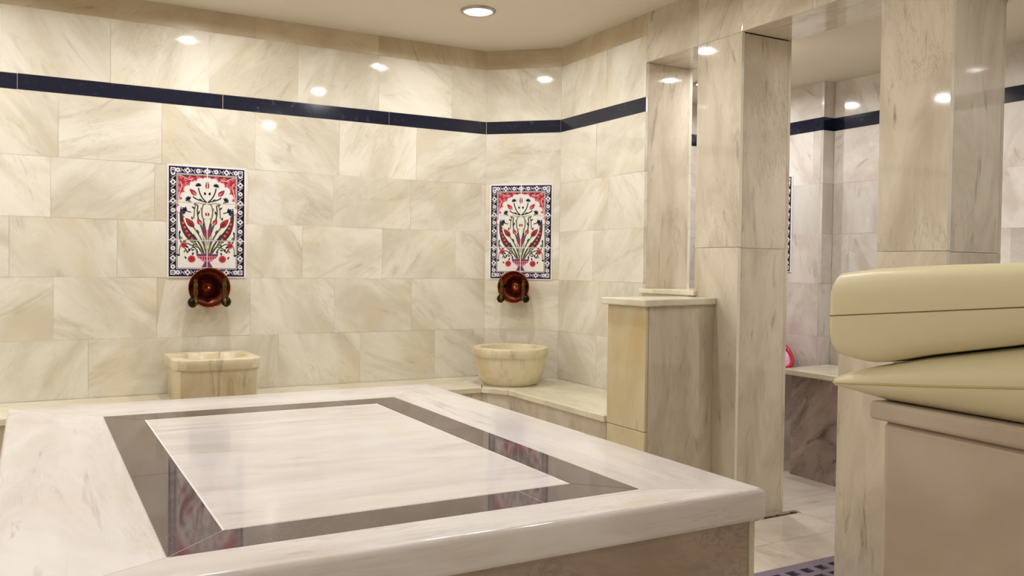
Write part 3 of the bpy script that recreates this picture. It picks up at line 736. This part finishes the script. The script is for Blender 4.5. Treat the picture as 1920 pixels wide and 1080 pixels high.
pc.location = (X1-.001, 3.964+PW, EYE-.01); pc.rotation_euler = (0, 0, -math.pi/2)

# ------------------------------------------------------------------ copper wall bowls with taps
def make_fixture(label, boss_dx=0.0, boss_metal=None, bosr=.021):
    t = thing('copper_bowl', label, 'wall bowl')
    tilt = Matrix.Rotation(R(90), 4, 'X')        # lathe axis z -> -y (out of the wall)
    bm = BM(); lathe(bm, [(0, .010), (.05, .012), (.082, .028), (.100, .058), (.108, .092), (.1115, .094), (.112, .090), (.104, .052), (.086, .018), (.055, .001), (0, .001)], 56, MX=tilt)
    lathe(bm, [(0, -.0072), (.040, -.0072), (.040, .003)], 32, MX=tilt @ Matrix.Translation((0, 0, 0))); obj('bowl', bm, M['copper'], t)
    bm = BM(); lathe(bm, [(0, .066), (bosr*.35, .0645), (bosr*.7, .059), (bosr*.93, .051), (bosr, .043), (bosr*.9, .033), (bosr*.55, .026), (bosr*.6, .010)], 24, MX=Matrix.Translation((boss_dx, 0, .004)) @ tilt)
    obj('boss', bm, boss_metal or M['boss'], t, smooth=True)
    for s, dz in ((-1, 0), (1, .003)):
        x = s*.075
        bm = BM()
        # turned body hanging down in front of the bowl, on a short stub from the wall
        lathe(bm, [(0, .052), (.008, .050), (.013, .040), (.009, .030), (.013, .020), (.015, .006), (.010, -.004), (.013, -.014), (.0135, -.036), (.009, -.046), (.012, -.058), (.0135, -.066), (.009, -.078), (.004, -.088), (0, -.09)], 20, c=(x, -.108, dz))
        tube(bm, [(x, -.012, dz+.004), (x, -.05, dz+.006), (x, -.110, dz+.004)], .009, 12)
        tube(bm, [(x, -.110, dz-.062), (x+s*.001, -.126, dz-.072), (x+s*.002, -.130, dz-.094)], [.008, .008, .0065], 12)
        tp = obj('tap', bm, M['brass'], t)
        bm = BM(); lathe(bm, [(0, .030), (.010, .028), (.024, .016), (.029, 0), (.024, -.017), (.010, -.028), (0, -.030)], 24, c=(x+s*.014, -.090, dz-.080), sx=.92)
        tube(bm, [(x+s*.002, -.106, dz-.066), (x+s*.012, -.092, dz-.076)], .008, 10)
        obj('tap_handle', bm, M['darkbrass'], tp)
    return t
fa = make_fixture('dark copper bowl with two brass taps mounted under the left wall panel', 0, M['copper'], .021)
fa.location = (.850, YW-.0075, EYE-.133)
fb = make_fixture('brighter copper bowl with a shiny boss, mounted under the corner panel', .004, M['boss'], .026)
cc = Vector((2.766, 4.891)); cc = cc + Vector((nrm.x, nrm.y))*.0075; fb.location = (cc.x, cc.y, EYE-.128); fb.rotation_euler = (0, 0, cha); fb.scale = (.94, .94, .94)

# ------------------------------------------------------------------ massage table and cushions
P0 = Vector((1.872, 1.468)); uu = Vector((.077, .997)).normalized(); vv = Vector((uu.y, -uu.x))
def TP(s, b): p = P0 - uu*s + vv*b; return (p.x, p.y)      # s towards the viewer, b across the table
tab = thing('massage_table', 'marble massage table block carrying two cream cushions', 'massage table', (0, 0, 0))
ZT = EYE-.330
bm = BM(); prism(bm, [TP(0, 0), TP(2.0, 0), TP(2.0, .74), TP(0, .74)], ZT-.048, ZT, 1.5); obj('table_slab', bm, M['tablem'], tab, bev=.011, seg=4)
bm = BM(); prism(bm, [TP(.02, .026), TP(1.98, .026), TP(1.98, .72), TP(.02, .72)], 0, ZT-.0485, .1); obj('table_base', bm, M['tablem'], tab, bev=.02, seg=5)

def interp(tab_, x):
    if x <= tab_[0][0]: return tab_[0][1]
    for (a, va), (b, vb) in zip(tab_[:-1], tab_[1:]):
        if x <= b:
            t = (x-a)/(b-a); t = t*t*(3-2*t) if False else t; return va+(vb-va)*t
    return tab_[-1][1]
def cushion(name, label, s0, s1, b0, b1, seam, up, dn, pe, NS=70, NB=30, rc=.03, sq=2.0):
    """seam/up/dn are tables over s: height of the seam line, and of the puffed top and bottom"""
    t = thing(name, label, 'cushion')
    def sp(k, n):   # parameter clustered at both ends, -1..1
        return math.sin((k/n-.5)*math.pi)
    def fall(q_, p): return max(0.0, 1-abs(q_)**p)**(1/2.2)
    bm = BM(); uvl = bm.loops.layers.uv.active; grid = {}
    edge = []
    for side in (1, -1):
        for i in range(NS+1):
            for j in range(NB+1):
                a, c = sp(i, NS), sp(j, NB)
                on = i in (0, NS) or j in (0, NB)
                if side == -1 and on: grid[(side, i, j)] = grid[(1, i, j)]; continue
                # rounded plan corners
                s = (s0+s1)/2 + a*(s1-s0)/2; b = (b0+b1)/2 + c*(b1-b0)/2
                ds = min(s-s0, s1-s); db = min(b-b0, b1-b)
                if ds < rc and db < rc:
                    vx, vy = rc-ds, rc-db; m_ = max(vx, vy); l_ = math.hypot(vx, vy)
                    if l_ > 0:
                        k_ = m_/l_; vx *= k_; vy *= k_
                        s = (s0+rc-vx) if s-s0 < s1-s else (s1-rc+vx); b = (b0+rc-vy) if b-b0 < b1-b else (b1-rc+vy)
                z0 = interp(seam, s)
                top = interp(up, s) if side > 0 else interp(dn, s)
                if pe:  # edge radius in metres rather than in proportion
                    es = min(1, min(s-s0, s1-s)/pe[0] if (1-abs(a)) > 1e-6 else 0); eb = min(1, min(b-b0, b1-b)/pe[1] if (1-abs(c)) > 1e-6 else 0)
                    fs = max(0, 1-(1-es)**sq)**(1/sq) if es < 1 else 1; fb_ = max(0, 1-(1-eb)**sq)**(1/sq) if eb < 1 else 1
                    f = fs*fb_
                    crown = 1 + .05*(1-c*c) if side > 0 else 1
                z = z0 + (top-z0)*f*crown
                p = TP(s, b); grid[(side, i, j)] = bm.verts.new((p[0], p[1], z))
        for i in range(NS):
            for j in range(NB):
                qd = [grid[(side, i, j)], grid[(side, i+1, j)], grid[(side, i+1, j+1)], grid[(side, i, j+1)]]
                if side > 0: qd = qd[::-1]
                f = bm.faces.new(qd); f.smooth = True
    bmesh.ops.recalc_face_normals(bm, faces=bm.faces[:])
    loop = [grid[(1, i, 0)].co.copy() for i in range(NS+1)] + [grid[(1, NS, j)].co.copy() for j in range(1, NB+1)] + [grid[(1, i, NB)].co.copy() for i in range(NS-1, -1, -1)] + [grid[(1, 0, j)].co.copy() for j in range(NB-1, -1, -1)]
    obj('cover', bm, M['leather'], t, smooth=True)
    return t, loop
# lower cushion, pinched at its far corner
cl, lp = cushion('cushion', 'lower cream leatherette cushion squashed thin at its far end, directly on the massage table', -.125, 1.9, -.012, .70,
    [(-.125, EYE-.300), (0, EYE-.288), (.2, EYE-.268), (.45, EYE-.240), (1.0, EYE-.225), (1.9, EYE-.27)],
    [(-.125, EYE-.282), (-.09, EYE-.268), (-.04, EYE-.252), (0, EYE-.242), (.15, EYE-.206), (.45, EYE-.148), (.9, EYE-.125), (1.6, EYE-.14), (1.9, EYE-.20)],
    [(-.125, EYE-.312), (-.04, EYE-.322), (.02, ZT+.0006), (1.9, ZT+.0006)], (.018, .07))
bm = BM(); tube(bm, lp, .0028, 8, caps=False); obj('piping', bm, M['piping'], cl, smooth=True)
cu, lp = cushion('cushion', 'upper thick cream leatherette cushion lying on top of the squashed one', -.128, 1.9, -.022, .71,
    [(-.128, EYE-.121), (.45, EYE-.069), (1.0, EYE-.035), (1.9, EYE-.03)],
    [(-.128, EYE-.008), (0, EYE+.006), (.2, EYE+.016), (.45, EYE+.024), (1.0, EYE+.045), (1.9, EYE+.05)],
    [(-.128, EYE-.219), (-.10, EYE-.225), (-.05, EYE-.232), (.0, EYE-.235), (.05, EYE-.226), (.15, EYE-.201), (.45, EYE-.142), (.9, EYE-.118), (1.9, EYE-.118)], (.022, .045), rc=.022, sq=2.6)
bm = BM(); tube(bm, lp, .0016, 8, caps=False); obj('seam', bm, M['seam'], cu, smooth=True)

# ------------------------------------------------------------------ floor mat and tub
mt = thing('floor_mat', 'purple-grey mat with a row of square black openings on the floor by the doorway', 'mat', (0, 0, 0))
bm = BM(); box(bm, (2.42, 1.75, .001), (3.6, 2.465, .004)); obj('mat_base', bm, M['matblack'], mt)
bm = BM()
mx0, mx1, my0, my1 = 2.42, 3.60, 1.75, 2.482
box(bm, (mx0, my1-.052, .001), (mx1, my1, .012))
yy = my1-.052
while yy > my0+.1:
    box(bm, (mx0, yy-.075, .001), (mx1, yy-.045, .012)); 
    xx = mx0
    while xx < mx1:
        box(bm, (xx, yy-.046, .001), (xx+.034, yy+.001, .0119)); xx += .082
    yy -= .075
obj('mat_grid', bm, M['matgrey'], mt, bev=.0008)

tub = thing('laundry_tub', 'lilac tub with a red rim leaning on the end of the side room bench', 'tub', (4.05, 4.50, .03))
bm = BM(); lathe(bm, [(0, 0), (.13, 0), (.15, .02), (.185, .88), (.180, .88), (.145, .03), (0, .02)], 40); t1 = obj('tub_body', bm, M['lilac'], tub)
bm = BM(); tube(bm, [(.188*math.cos(2*math.pi*k/40), .188*math.sin(2*math.pi*k/40), .882) for k in range(41)], .013, 10, caps=False); obj('tub_rim', bm, M['bowlred'], tub, smooth=True)
for k in range(9):
    for zz in (.20, .42, .64, .80):
        bm = BM()
        a = 2*math.pi*(k+(.5 if zz in (.42, .80) else 0))/9; r0 = .15+.035*zz/.88+.004
        tube(bm, [(r0*math.cos(a), r0*math.sin(a), zz), ((r0+.003)*math.cos(a), (r0+.003)*math.sin(a), zz)], .018, 12); obj('red_dot', bm, M['bowlred'], tub)
tub.rotation_euler = (R(38), 0, 0)
